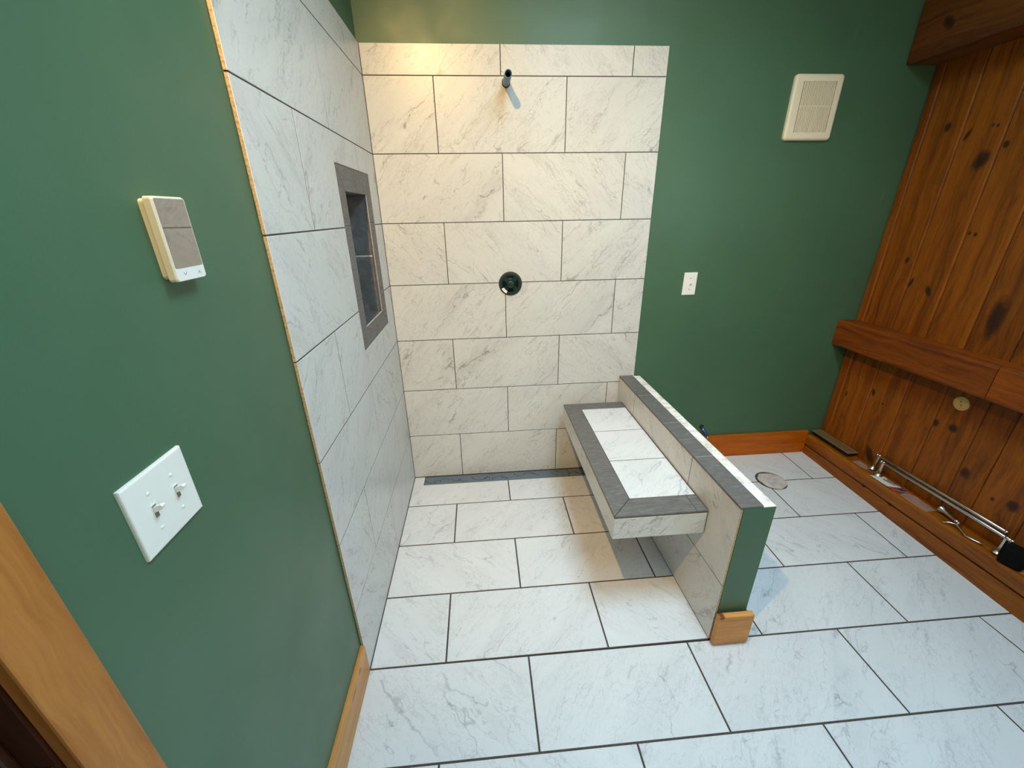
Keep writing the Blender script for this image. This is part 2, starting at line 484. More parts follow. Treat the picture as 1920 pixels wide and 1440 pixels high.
FL = [0.0, -0.286] + [-0.286 - 0.3075 * k for k in range(1, 11)]
JA = [0.285 + 0.634 * k for k in range(-1, 5)]; JB = [0.602 + 0.634 * k for k in range(-1, 5)]
GF = 0.0033; floor_tiles = []
# grout beds
mesh_obj('grout', [(-0.01, -1.2085, -0.0018), (1.36, -1.2085, -0.0018), (1.36, 0.01, -0.0018), (-0.01, 0.01, -0.0018),
                   (-0.01, -1.2085, -0.03), (1.36, -1.2085, -0.03), (1.36, 0.01, -0.03), (-0.01, 0.01, -0.03)],
         [(0, 1, 2, 3), (7, 6, 5, 4), (0, 4, 5, 1), (1, 5, 6, 2), (2, 6, 7, 3), (3, 7, 4, 0)], 'grout', floor)


def bed(x0, x1, y0, y1):
    ym = (y0 + y1) / 2
    t = [(x, y, tilted(0.5 * (x0 + x1), ym).translation.z + (-0.0045) * (x - 0.5 * (x0 + x1)) + (0.030 if ym > -1.2085 else 0) * (y - ym) - 0.0018) for x, y in ((x0, y0), (x1, y0), (x1, y1), (x0, y1))]
    b = [(x, y, -0.034) for x, y, z in t]
    mesh_obj('grout', t + b, [(0, 1, 2, 3), (7, 6, 5, 4), (0, 4, 5, 1), (1, 5, 6, 2), (2, 6, 7, 3), (3, 7, 4, 0)], 'grout', floor)


bed(-0.01, 2.74, -3.4, -1.2085); bed(1.40, 2.74, -1.2085, 0.012)
for i in range(len(FL) - 1):
    y1, y0 = FL[i], FL[i + 1]
    J = JB if i % 2 == 0 else JA
    for a, b in zip(J, J[1:]):
        if i < 4:
            # shower side (level with the drain)
            u0, u1 = max(a + GF, 0.0025), min(b - GF, 1.345)
            if u1 - u0 > 0.01:
                pl = cut_rect(u0, u1, y0 + GF, y1 - (0.002 if i == 0 else GF), DRAIN)
                if pl: slab('tile', pl, 0.02, MF, ('marble_floor', 'body'), floor)
            u0, u1 = max(a + GF, 1.405), min(b - GF, 2.66)
        else:
            u0, u1 = max(a + GF, -0.008), min(b - GF, 2.66)
        if u1 - u0 > 0.01:
            yy1 = 0.011 if i == 0 else y1 - GF
            mid = (0.5 * (u0 + u1), 0.5 * (y0 + y1))
            t = tilted(*mid)
            pl = [(x - mid[0], y - mid[1]) for x, y in rect(u0, u1, y0 + GF, yy1)]
            o = slab('tile', pl, 0.02, t, ('marble_floor', 'body'), floor)
            floor_tiles.append((o, u0, u1, y0, yy1))
PC = (2.232, -0.282)
hit_tiles = [o for o, a, b, c, e in floor_tiles if a < PC[0] + .09 and b > PC[0] - .09 and c < PC[1] + .09 and e > PC[1] - .09]
drill(hit_tiles, (PC[0], PC[1], 0.02), (0, 0, 1), 0.088, 0.1)
bm = bmesh.new(); ring = []
for i in range(40):
    a = 2 * math.pi * i / 40; rr = 0.0795 + 0.003 * math.sin(3 * a + 1) + 0.002 * math.sin(7 * a) + random.uniform(-.0012, .0012)
    ring.append((PC[0] + 0.007 + rr * math.cos(a), PC[1] - 0.002 + rr * math.sin(a)))
zt = hz(*PC)
top = [bm.verts.new((x, y, zt + 0.001)) for x, y in ring]; rim = [bm.verts.new((PC[0] + .007 + (x - PC[0] - .007) * .86, PC[1] + (y - PC[1]) * .86, zt + 0.006 + random.uniform(-.001, .001))) for x, y in ring]
bot = [bm.verts.new((x, y, -0.0335)) for x, y in ring]
c0 = bm.verts.new((PC[0] + .007, PC[1], zt + 0.0065))
for i in range(40):
    j = (i + 1) % 40
    bm.faces.new((bot[i], bot[j], top[j], top[i])); bm.faces.new((top[i], top[j], rim[j], rim[i])); bm.faces.new((rim[i], rim[j], c0))
tag(bm_obj('floor_patch', bm, 'patch'), 'round grey plaster plug filling the hole in the floor tiles', 'plaster plug')

# linear drain along the back wall
dr = empty('linear_drain', (0.66, -0.046, -0.02))
parts = [box('channel', (0.068, -0.0875, -0.0335), (1.268, -0.0005, -0.006), 'drain_d')]
segs = [(0.070, 0.482), (0.500, 1.000), (1.004, 1.266)]
for k, (a, b) in enumerate(segs):
    g = box('grate', (a, -0.0855, -0.0058), (b, -0.003, -0.001), 'drain', bev=0.0008, seg=1)
    parts.append(g)
parts.append(box('connector_plate', (0.4835, -0.0855, -0.0058), (0.4985, -0.003, -0.0016), 'drain', bev=0.0006, seg=1))
rg = random.Random(3)


def slot(cx, cy, rad, a0, a1, wd=0.003):
    nseg = 14; V = []; Fs = []
    for i in range(nseg + 1):
        a = math.radians(a0 + (a1 - a0) * i / nseg)
        for q in (rad - wd / 2, rad + wd / 2): V.append((cx + q * math.cos(a), min(-0.006, max(-0.082, cy + q * math.sin(a))), -0.0007))
    n2 = len(V)
    V += [(x, y, -0.003) for x, y, z in V]
    for i in range(nseg):
        a = 2 * i
        Fs += [(a, a + 1, a + 3, a + 2), (n2 + a, n2 + a + 2, n2 + a + 3, n2 + a + 1), (a, a + 2, n2 + a + 2, n2 + a), (a + 1, n2 + a + 1, n2 + a + 3, a + 3)]
    return mesh_obj('slot', V, Fs, 'drain_d')


for (cx, cy, rad, a0, a1) in [(0.12, -.02, .05, 200, 300), (.20, -.07, .04, 40, 140), (.27, -.03, .03, 190, 350), (.33, -.01, .06, 215, 280), (.42, -.012, .055, 190, 345), (.55, -.085, .05, 25, 155), (.60, -.02, .045, 200, 280),
                              (.68, -.005, .04, 200, 340), (.74, -.09, .07, 50, 110), (.82, .03, .08, 215, 262), (.90, -.11, .09, 60, 85), (.955, .0, .07, 200, 250), (1.03, -.07, .03, 20, 160), (1.10, -.02, .05, 190, 300), (1.2, -.08, .04, 20, 130), (.15, -.06, .02, 0, 180), (.47, -.06, .02, 60, 200)]:
    parts.append(slot(cx, cy, rad, a0, a1))
adopt(dr, parts)
tag(dr, 'long dark steel linear shower drain with curved slots along the tiled back wall', 'drain')

# ------------------------------------------------------------------ back wall
wall_back = tag(box('wall_back', (-0.13, 0.010, -0.035), (2.90, 0.13, CEIL), 'paint'), 'green painted back wall with marble tile shower surround', kind='structure')
XE = 1.3936
box('grout', (0.0, 0.0008, 0.0), (XE - 0.003, 0.0098, ZT - 0.002), 'grout', wall_back)
bt = {}
for k, (z0, z1) in enumerate(ROWS):
    js = [0.3105 + 0.613 * q for q in (0, 1)] if k % 2 == 0 else [0.617, 1.230]
    xs = [0.0015 - G] + js + [XE + G]
    for q, (a, b) in enumerate(zip(xs, xs[1:])):
        bt[(k, q)] = slab('tile', rect(a + G, b - G, z0 + G, z1 - G), TT, MB, ('marble_rust' if (k, q) == (6, 1) else 'marble', 'body'), wall_back)
drill([bt[(4, 1)], bt[(3, 0)], bt[(3, 1)]], (0.645, 0, 1.225), (0, 1, 0), 0.0640)
drill([bt[(6, 1)]], (0.641, 0, 2.131), (0, 1, 0), 0.0195)
bm = bmesh.new(); bm_lathe(bm, [(0.066, 0.0), (0.066, 0.006)], 40, align((0.645, 0.0099, 1.225), (0, -1, 0)))
bm_obj('valve_cavity_shade', bm, 'black', wall_back)  # flat black disc, its colour stands in for the shade inside the hole

# shower arm stub
pipe = empty('shower_pipe_stub', (0.641, 0.0, 2.130))
pd = Vector((-0.0025, -0.180, -0.011)); pn = pd.normalized(); p0 = Vector((0.641, 0.009, 2.129))
pp = [lathe('pipe', [(0.0160, 0.0), (0.0160, 0.186), (0.0145, 0.188), (0.0128, 0.186), (0.0128, 0.130)], p0, pn, 'pex', seg=24, cap=False),
      lathe('pipe_bore', [(0.0127, 0.130), (0.0127, 0.134)], p0, pn, 'black', seg=20),
      lathe('collar', [(0.0190, 0.0), (0.0190, 0.013), (0.0163, 0.015)], p0, pn, 'black', seg=24)]
adopt(pipe, pp); tag(pipe, 'blue-grey shower pipe stub sticking out near the top of the tiled back wall', 'pipe')

# mixing valve with dark green plaster guard
vc = Vector((0.645, -0.004, 1.2235)); valve = empty('shower_valve', vc)
bm = bmesh.new()
seg = 64; ro = 0.0575; rows_ = []


def ringv(rad, y): return [bm.verts.new((vc.x + rad * math.cos(2 * math.pi * i / seg), y, vc.z + rad * math.sin(2 * math.pi * i / seg))) for i in range(seg)]


prof = [(ro, 0.006), (ro, -0.008), (ro - .003, -0.011), (ro - .010, -0.011), (ro - .012, -.009), (0.043, -.009), (0.043, .006)]
rings = [ringv(a, b) for a, b in prof]
for a, b in zip(rings, rings[1:]):
    for i in range(seg): bm.faces.new((a[i], a[(i + 1) % seg], b[(i + 1) % seg], b[i]))
bmesh.ops.recalc_face_normals(bm, faces=bm.faces[:])
vp = [bm_obj('guard_ring', bm, 'valve', smooth=False)]
vp.append(lathe('centre_cap', [(0.024, 0.0), (0.024, 0.010), (0.0195, 0.012), (0.0195, 0.019), (0.017, 0.021), (0.008, 0.0215)], vc + Vector((0, 0.004, 0)), (0, -1, 0), 'valve', seg=32))
for ang in (48, 135, 225, 315):
    a = math.radians(ang); dx, dz = math.cos(a), math.sin(a); tx, tz = -dz, dx
    V = []
    for y in (-0.0085, 0.004):
        for rr, hw in ((0.021, 0.0095), (0.046, 0.0125)):
            for s in (-1, 1): V.append((vc.x + rr * dx + s * hw * tx, y, vc.z + rr * dz + s * hw * tz))
    vp.append(mesh_obj('spoke', V, [(0, 1, 3, 2), (4, 6, 7, 5), (0, 2, 6, 4), (1, 5, 7, 3), (0, 4, 5, 1), (2, 3, 7, 6)], 'valve'))
vp.append(lathe('dark_back', [(0.0425, 0.0), (0.0425, 0.003)], vc + Vector((0, 0.0065, 0)), (0, -1, 0), 'black', seg=32))
V = [(vc.x + q * math.cos(math.radians(a)), y, vc.z + q * math.sin(math.radians(a))) for y in (-0.0125, -0.0112) for a in (205, 218, 231, 244) for q in (0.040, 0.054)]
vp.append(mesh_obj('white_sticker', V, [(2 * i, 2 * i + 1, 2 * i + 3, 2 * i + 2) for i in range(3)] + [(8 + 2 * i, 8 + 2 * i + 2, 8 + 2 * i + 3, 8 + 2 * i + 1) for i in range(3)] + [(2 * i, 2 * i + 2, 10 + 2 * i, 8 + 2 * i) for i in range(3)], 'white'))
adopt(valve, vp); sub(vp[0], vp[-1]); tag(valve, 'round dark green shower valve guard set in the middle of the tiled back wall', 'shower valve')

# ------------------------------------------------------------------ left wall with niche and doorway
NI = (-0.541, -0.243, 1.152, 1.662)       # niche opening y0,y1,z0,z1
NO = (-0.615, -0.152, 1.071, 1.748)       # grey border outer
DO = (-2.76, -1.938, -0.035, 2.07)        # doorway
ys = sorted({-3.4, DO[0], DO[1], NI[0] - .008, NI[1] + .008, 0.0099}); zs = sorted({-0.035, DO[3], NI[2] - .008, NI[3] + .008, CEIL})
bm = bmesh.new()
for a, b in zip(ys, ys[1:]):
    for c, e in zip(zs, zs[1:]):
        my, mz = (a + b) / 2, (c + e) / 2
        if (DO[0] < my < DO[1] and mz < DO[3]) or (NI[0] - .008 <= my <= NI[1] + .008 and NI[2] - .008 <= mz <= NI[3] + .008): continue
        bm_box(bm, (-0.13, a, c), (GR, b, e))
bmesh.ops.remove_doubles(bm, verts=bm.verts[:], dist=1e-5)
dup = [f for f in bm.faces if sum(1 for g in f.edges[0].link_faces if set(v.index for v in g.verts) == set(v.index for v in f.verts)) > 1]
wall_left = tag(bm_obj('wall_left', bm, 'paint'), 'green painted left wall with marble tile shower side and recessed niche', kind='structure')
YF = -1.213
for nm, lo, hi in [('grout', (-0.0098, NI[1] + .008, 0.0), (-0.0008, 0.0, ZT - .002)), ('grout', (-0.0098, YF + .006, 0.0), (-0.0008, NI[0] - .008, ZT - .002)),
                   ('grout', (-0.0098, NI[0] - .008, 0.0), (-0.0008, NI[1] + .008, NI[2] - .008)), ('grout', (-0.0098, NI[0] - .008, NI[3] + .008), (-0.0008, NI[1] + .008, ZT - .002))]:
    box(nm, lo, hi, 'grout', wall_left)
for k, (z0, z1) in enumerate(ROWS):
    yj = [-0.303, -0.911] if k % 2 == 1 else [-0.612]
    yy = [0.0] + yj + [YF - G]
    for a, b in zip(yy, yy[1:]):
        pl = cut_rect(b + G, a - (0.003 if a == 0 else G), z0 + G, z1 - G, (NO[0] - .002, NO[1] + .002, NO[2] - .002, NO[3] + .002))
        if pl: slab('tile', pl, TT - .0005, ML, ('marble', 'body'), wall_left)
# crumbly mortar seen behind the raw tile edge
bm = bmesh.new(); n = 150; prev = None
for i in range(n + 1):
    z = 0.15 + (2.26 - 0.15) * i / n
    k = mnoise.noise(Vector((z * 14, 3.1, 0))) ; k2 = mnoise.noise(Vector((z * 55, 0, 5)))
    y = YF + 0.0015 + max(0, 0.004 * k) + 0.002 * k2
    vs = [bm.verts.new((-0.0099, y, z)), bm.verts.new((-0.0068, y + .0004, z)), bm.verts.new((-0.0068, YF + .03, z)), bm.verts.new((-0.0099, YF + .03, z))]
    if prev:
        for q in range(4): bm.faces.new((prev[q], prev[(q + 1) % 4], vs[(q + 1) % 4], vs[q]))
    prev = vs
bmesh.ops.recalc_face_normals(bm, faces=bm.faces[:])
bm_obj('thinset', bm, 'thinset', wall_left)

# niche
niche = empty('shower_niche', (0, -0.39, 1.152)); np_ = []
yi0, yi1, zi0, zi1 = NI; yo0, yo1, zo0, zo1 = NO; g = 0.0008
ND = 0.092; SJ = 1.407


def nb_(poly, nm='border_tile'):
    cx = sum(p[0] for p in poly) / len(poly); cy = sum(p[1] for p in poly) / len(poly)
    pl = inset_poly(poly, g)
    o = slab(nm, [(p.x, p.y) for p in pl], 0.0085, shift(ML, (0.0004, 0, 0)), ('grey', 'grey'), None)
    np_.append(o)


ym = -0.385
nb_([(yo0, zo1), (yi0, zi1), (ym, zi1), (ym, zo1)]); nb_([(ym, zo1), (ym, zi1), (yi1, zi1), (yo1, zo1)])
nb_([(yo0, zo0), (ym, zo0), (ym, zi0), (yi0, zi0)]); nb_([(ym, zo0), (yo1, zo0), (yi1, zi0), (ym, zi0)])
zl = [zi0 - .0, 1.245, 1.535, zi1]
for a, b, first, last in ((zo0, 1.27, True, False), (1.27, 1.545, False, False), (1.545, zo1, False, True)):
    nb_([(yo0, a), (yi0, zi0 if first else a), (yi0, zi1 if last else b), (yo0, b)])
for a, b, first, last in ((zo0, 1.255, True, False), (1.255, 1.55, False, False), (1.55, zo1, False, True)):
    nb_([(yi1, zi0 if first else a), (yo1, a), (yo1, b), (yi1, zi1 if last else b)])
np_.append(box('back_tile', (-ND - .008, yi0, 1.372), (-ND, yi1, zi1), 'grey', bev=.0008, seg=1))
np_.append(box('back_tile', (-ND - .008, yi0, zi0), (-ND, yi1, 1.369), 'grey', bev=.0008, seg=1))
np_.append(box('back_joint', (-ND - .006, yi0, 1.3685), (-ND + .0006, yi1, 1.3725), 'skim'))
np_.append(box('side_tile', (-ND, yi0 - .0075, zi0), (-.0095, yi0, zi1), 'grey'))
np_.append(box('side_tile', (-ND, yi1, zi0), (-.0095, yi1 + .0075, SJ - .0015), 'grey'))
np_.append(box('side_tile', (-ND, yi1, SJ + .0015), (-.0095, yi1 + .0075, zi1), 'grey'))
np_.append(box('side_joint', (-ND, yi1 - .0006, SJ - .003), (-.0095, yi1 + .007, SJ + .003), 'patch'))
np_.append(box('sill_tile', (-ND, yi0, zi0 - .0075), (-.0095, yi1, zi0), 'grey'))
np_.append(box('head_tile', (-ND, yi0, zi1), (-.0095, yi1, zi1 + .0075), 'grey'))
np_.append(box('edge_trim', (-.0012, yi0, zi0 - .0012), (.0010, yi1, zi0 + .0012), 'skim'))
np_.append(box('edge_trim', (-.0012, yi1 - .0012, zi0), (.0010, yi1 + .0012, zi1), 'patch'))
np_.append(box('corner_caulk', (-ND, yi1 - .003, zi0), (-ND + .003, yi1, 1.372), 'patch'))
adopt(niche, np_); tag(niche, 'recessed shower niche framed in charcoal tile on the left tiled wall', 'niche')

# baseboards
bm = bmesh.new(); A = [(-0.0099, 0.0), (0.0035, 0.0), (0.0035, 0.128), (0.001, 0.1355), (-0.0035, 0.139), (-0.0099, 0.139)]
y0, y1 = -1.8805, YF - .0015
v0 = [bm.verts.new((x, y1 + (0.001 if x > 0 else 0), z + .0065)) for x, z in A]; v1 = [bm.verts.new((x, y0, z + .0065)) for x, z in A]
for i in range(len(A)): bm.faces.new((v0[i], v0[(i + 1) % 6], v1[(i + 1) % 6], v1[i]))
bm.faces.new(v0[::-1]); bm.faces.new(v1); bmesh.ops.recalc_face_normals(bm, faces=bm.faces[:])
tag(bm_obj('baseboard_left', bm, 'base_y'), 'honey pine baseboard at the foot of the left green wall', kind='structure')
bm = bmesh.new(); bm_box(bm, (1.47, -0.0065, 0.0265), (2.652, 0.0098, 0.1905), 0.002, 2)
tag(bm_obj('baseboard_back', bm, 'base_x'), 'orange pine baseboard at the foot of the green back wall', kind='structure')

# doorway
CX = 0.0095
trim = empty('trim_1', (0, -1.91, 0)); tag(trim, 'oak door casing on the left green wall', kind='structure')
adopt(trim, [box('casing_leg', (GR + .0001, -1.945, 0.007), (CX, -1.8805, 2.09), 'casing', bev=.003), box('casing_leg', (GR + .0001, -2.84, 0.007), (CX, -2.775, 2.09), 'casing', bev=.003),
             box('casing_head', (GR + .0001, -2.84, 2.0905), (CX, -1.8805, 2.155), 'casing', bev=.003)])
door = empty('door_1', (-0.07, -2.36, 0.007)); tag(door, 'dark stained door in an oak jamb at the left edge', kind='structure')
dp = [box('jamb', (-.145, -1.948, .007), (-.0105, -1.9385, 2.06), 'door'), box('jamb', (-.145, -2.759, .007), (-.0105, -2.75, 2.06), 'door'), box('jamb_head', (-.145, -2.75, 2.0605), (-.0105, -1.948, 2.069), 'door')]
dp.append(box('door_stop', (-.075, -1.9600, .007), (-.042, -1.9482, 2.06), 'door', bev=.003))
leaf = box('door_leaf', (-.115, -2.748, .015), (-.077, -1.9505, 2.055), 'door', bev=.002)
dp.append(leaf)
for yy0, yy1 in ((-2.64, -2.40), (-2.30, -2.06)):
    for zz0, zz1 in ((.2, .95), (1.1, 1.93)):
        box('panel', (-.0775, yy0, zz0), (-.071, yy1, zz1), 'door', leaf, bev=.005)
sp = box('strike_plate', (-.036, -1.9502, .945), (-.014, -1.9482, 1.020), 'nickel', bev=.0008)
dp.append(sp); box('strike_lip', (-.016, -1.9515, .955), (-.0070, -1.9485, 1.014), 'nickel', sp, bev=.001)
adopt(door, dp)

# ------------------------------------------------------------------ right wall: knotty pine planks, rail, beam and sill
wall_right = tag(box('wall_right', (X_R + .019, -3.4, -.035), (2.90, 0.0098, CEIL), 'door'), 'knotty pine plank wall on the right', kind='structure')


def planks(joints, z0, z1):
    for a, b in zip(joints, joints[1:]):
        hi, lo = a - .0009, b + .0009; c = .0060
        A = [(X_R + .0185, lo), (X_R + c, lo), (X_R, lo + c), (X_R, hi - c), (X_R + c, hi), (X_R + .0185, hi)]
        V = [(x, y, z0) for x, y in A] + [(x, y, z1) for x, y in A]
        mesh_obj('plank', V, [tuple(range(5, -1, -1)), tuple(range(6, 12))] + [(i, (i + 1) % 6, 6 + (i + 1) % 6, 6 + i) for i in range(6)], 'plank', wall_right)


UP = [0.009, -.043, -.222, -.402, -.582, -.760]; DN = [0.009, -.052, -.230, -.413, -.590, -.768, -.877, -1.05]
while UP[-1] > -3.3: UP.append(UP[-1] - .179)
while DN[-1] > -3.3: DN.append(DN[-1] - .178)
planks(UP, .872, CEIL - .001); planks(DN, .02, .870)
lathe('hole_plug', [(.034, 0), (.034, .0035), (.031, .005)], (X_R + .001, -.6705, .707), (-1, 0, 0), 'plug', wall_right, seg=30, smooth=False)

beam = tag(box('trim_2', (2.583, -3.4, 2.2075), (X_R - .0005, 0.0095, 2.62), 'beam', bev=.006), 'heavy dark timber beam running along the top of the plank wall', kind='structure')


def rough_timber(name, lo, hi, mat, amp, round_=0.012, step=0.05, seed=0, axis_end=None):
    """a hand-hewn horizontal timber along y with slightly wavy, rounded arrises"""
    bm = bmesh.new(); n = max(2, int((hi[1] - lo[1]) / step)); prev = None
    x0, x1, z0, z1 = lo[0], hi[0], lo[2], hi[2]; r_ = round_
    A = [(x1, z0), (x0 + r_, z0), (x0 + r_ * .3, z0 + r_ * .3), (x0, z0 + r_), (x0, z1 - r_), (x0 + r_ * .3, z1 - r_ * .3), (x0 + r_, z1), (x1, z1)]
    for i in range(n + 1):
        y = lo[1] + (hi[1] - lo[1]) * i / n
        vs = []
        for q, (x, z) in enumerate(A):
            k = 0 if q in (0, 7) else amp
            vs.append(bm.verts.new((x + k * mnoise.noise(Vector((y * 5, q * .35, seed))), y, z + (k * .8 * mnoise.noise(Vector((y * 6, q * .35 + 9, seed))) if q not in (0, 7, 1) else 0))))
        if prev:
            for q in range(8): bm.faces.new((prev[q], prev[(q + 1) % 8], vs[(q + 1) % 8], vs[q]))
        else: first = vs
        prev = vs
    bm.faces.new(first); bm.faces.new(prev[::-1])
    bmesh.ops.recalc_face_normals(bm, faces=bm.faces[:])
    return bm_obj(name, bm, mat)


tag(rough_timber('trim_3', (2.637, -.812, .797), (X_R - .0005, .0095, .952), 'rail', .004, .014, seed=1), 'stained timber rail across the plank wall ending at the green back wall', kind='structure')
tag(rough_timber('trim_4', (2.634, -3.4, .797), (X_R - .0005, -.817, .955), 'rail', .004, .014, seed=4), 'stained timber rail nearer the camera, butted against the rail at the back wall', kind='structure')
SZ = .163
tag(rough_timber('trim_5', (2.647, -3.4, .085), (X_R - .0005, -.008, SZ), 'sill', .0035, .012, step=.03, seed=8), 'rough timber ledge along the foot of the plank wall', kind='structure')
tag(box('trim_6', (2.649, -3.4, -.012), (X_R - .0005, -.008, .0805), 'sill', bev=.002), 'pine base board under the timber ledge', kind='structure')

# ------------------------------------------------------------------ rest of the room
tag(box('wall_front', (-.13, -3.52, -.035), (2.90, -3.4005, CEIL), 'paint'), 'green painted wall behind the camera', kind='structure')
wells = [(.85, 1.63, -1.90, -1.02), (.91, 1.69, -3.14, -2.26)]  # second well is added to hold the rear daylight fill
ys = sorted({-3.52, .13, *(q for w_ in wells for q in w_[2:])}); xs = sorted({-.13, 2.9, *(q for w_ in wells for q in w_[:2])})
bm = bmesh.new()
for a, b in zip(xs, xs[1:]):
    for c, e in zip(ys, ys[1:]):
        inside = any(w_[0] < (a + b) / 2 < w_[1] and w_[2] < (c + e) / 2 < w_[3] for w_ in wells)
        bm_box(bm, (a, c, CEIL + (.45 if inside else 0)), (b, e, CEIL + .46))
tag(bm_obj('ceiling', bm, 'ceil'), 'pale ceiling with a skylight well and an added well for the fill light', kind='structure')
dl = empty('recessed_downlight', (.10, -2.0, CEIL))
adopt(dl, [lathe('trim_ring', [(.075, 0), (.075, .004), (.055, .008), (.052, .001)], (.10, -2.0, CEIL), (0, 0, -1), 'white', cap=False), lathe('lamp_face', [(.05, 0), (.05, .001)], (.10, -2.0, CEIL - .0005), (0, 0, -1), 'white')])
tag(dl, 'round white recessed downlight in the ceiling aimed at the shower', 'downlight')

wn = empty('window_1', (2.74, -2.75, 1.75)); tag(wn, 'white framed window in the plank wall beside the camera', kind='structure')
M['pane'] = newmat('daylit_pane', (0.8, 0.9, 1.0, 1), 0.1); M['pane'].node_tree.nodes['Principled BSDF'].inputs['Emission Color'].default_value = (0.7, 0.86, 1, 1)
M['pane'].node_tree.nodes['Principled BSDF'].inputs['Emission Strength'].default_value = 1.5
adopt(wn, [box('pane', (2.736, -3.25, 1.2), (2.742, -2.25, 2.3), 'pane'), box('window_frame', (2.72, -3.33, 1.12), (2.7445, -2.17, 1.2), 'white'), box('window_frame', (2.72, -3.33, 2.3), (2.7445, -2.17, 2.38), 'white'),
           box('window_frame', (2.72, -3.33, 1.2), (2.7445, -3.25, 2.3), 'white'), box('window_frame', (2.72, -2.25, 1.2), (2.7445, -2.17, 2.3), 'white')])

# ------------------------------------------------------------------ half wall
XH0, SL = 1.305, 0.0155


def xh(y): return XH0 - SL * y


ang = math.atan(SL)
MH = Matrix.Translation((XH0, 0, 0)) @ Matrix.Rotation(ang, 4, 'Z')     # local: x outwards, y along the wall (negative to the room)
wp = bpy.data.objects.new('wall_partition', None)
bm = bmesh.new(); YE = -1.209; WT = 0.1265
bm_box(bm, (0.0105, YE, -.03), (WT, -.0005, .6455))
me = bpy.data.meshes.new('wall_partition'); bm.to_mesh(me); bm.free(); me.materials.append(M['paint'])
wp = bpy.data.objects.new('wall_partition', me); C.objects.link(wp); wp.matrix_basis = MH
tag(wp, 'low green half wall tiled on the shower side with a charcoal cap', kind='structure')
# plaster strip on top (lumpy)
bm = bmesh.new(); n = 60; prev = None
for i in range(n + 1):
    y = YE + (-.001 - YE) * i / n
    row = []
    for j in range(9):
        x = .081 + (WT - .001 - .081) * j / 8
        e = 1 if 0 < j < 8 else .3
        row.append(bm.verts.new((x, y, .6478 + e * .0022 * mnoise.noise(Vector((x * 60, y * 16, 2))) + (0.0022 * max(0, mnoise.noise(Vector((y * 9, 7, 1)))) if j < 3 else 0))))
    lowr = [bm.verts.new((.081, y, .6456)), bm.verts.new((WT - .0005, y, .6456))]
    cur = [lowr[0]] + row + [lowr[1]]
    if prev:
        for q in range(len(cur) - 1): bm.faces.new((prev[q], prev[q + 1], cur[q + 1], cur[q]))
        bm.faces.new((prev[-1], prev[0], cur[0], cur[-1]))
    else: st_ = cur
    prev = cur
bm.faces.new(st_); bm.faces.new(prev[::-1]); bmesh.ops.recalc_face_normals(bm, faces=bm.faces[:])
bm_obj('plaster_top', bm, 'skim', wp)
box('grout', (.0009, YE + .004, 0), (.0104, -.001, .6440), 'grout', wp)
MI = Matrix(((0, 0, -1, 0), (-1, 0, 0, 0), (0, 1, 0, 0), (0, 0, 0, 1)))      # u->-y, v->z, w->-x
for us, v0, v1 in (([.001, .567, -YE + G], .003, .291), ([.001, .254, .884, -YE + G], .291, .6435)):
    for a, b in zip(us, us[1:]):
        slab('tile', rect(a + G, b - G, v0 + G, v1 - G), .0085, MI, ('marble', 'body'), wp)
cj = [.001, .295, .612, .902, -YE + .002]
for a, b in zip(cj, cj[1:]):
    bm = bmesh.new(); bm_box(bm, (-.0025, -b + .0006, .6458), (.079, -a - .0006, .655), .0022, 2)
    o = bm_obj('cap_tile', bm, 'grey', wp)
# bright chipped seams between cap tiles
for a in cj[1:-1]:
    box('cap_joint', (0.0, -a - .0006, .6465), (.078, -a + .0006, .6543), 'patch', wp)

bm = bmesh.new(); bm_box(bm, (1.324, -1.2385, .0065), (1.4655, -1.2165, .158), .004, 2)
tag(bm_obj('baseboard_partition', bm, 'block'), 'short pine baseboard block on the end of the half wall', kind='structure')

# ------------------------------------------------------------------ floating bench
BZ = .512; bx0, by0, by1, bb = .949, -1.053, -.070, .400
bench = empty('shower_bench', (1.2, -.56, bb)); bp = []


def bxr(y): return xh(y) - .0034


V = []
for z in (bb + .004, BZ - .0105):
    V += [(bx0 + .009, by0 + .009, z), (bxr(by0), by0 + .009, z), (bxr(by1), by1 - .002, z), (bx0 + .009, by1 - .002, z)]
bp.append(mesh_obj('bench_core', V, [(3, 2, 1, 0), (4, 5, 6, 7), (0, 1, 5, 4), (1, 2, 6, 5), (2, 3, 7, 6), (3, 0, 4, 7)], 'grout'))
V = [(bx0 + .0085, by0 + .0085), (bxr(by0), by0 + .0085), (bxr(by1), by1), (bx0 + .0085, by1)]
bp.append(slab('underside_tile', [(x, -y) for x, y in V][::-1], .006, Matrix(((1, 0, 0, 0), (0, -1, 0, 0), (0, 0, -1, bb), (0, 0, 0, 1))), ('marble', 'body'), None))
gb = .0008
ix0, iy0, iy1 = bx0 + .091, by0 + .096, by1 - .078


def top_tile(poly, mat, nm, gap=gb, z=BZ, t=.0095, ch=.0016):
    pl = inset_poly(poly, gap)
    bp.append(slab(nm, [(p.x, p.y) for p in pl], t, shift(MF, (0, 0, z)), (mat, mat), None, ch))


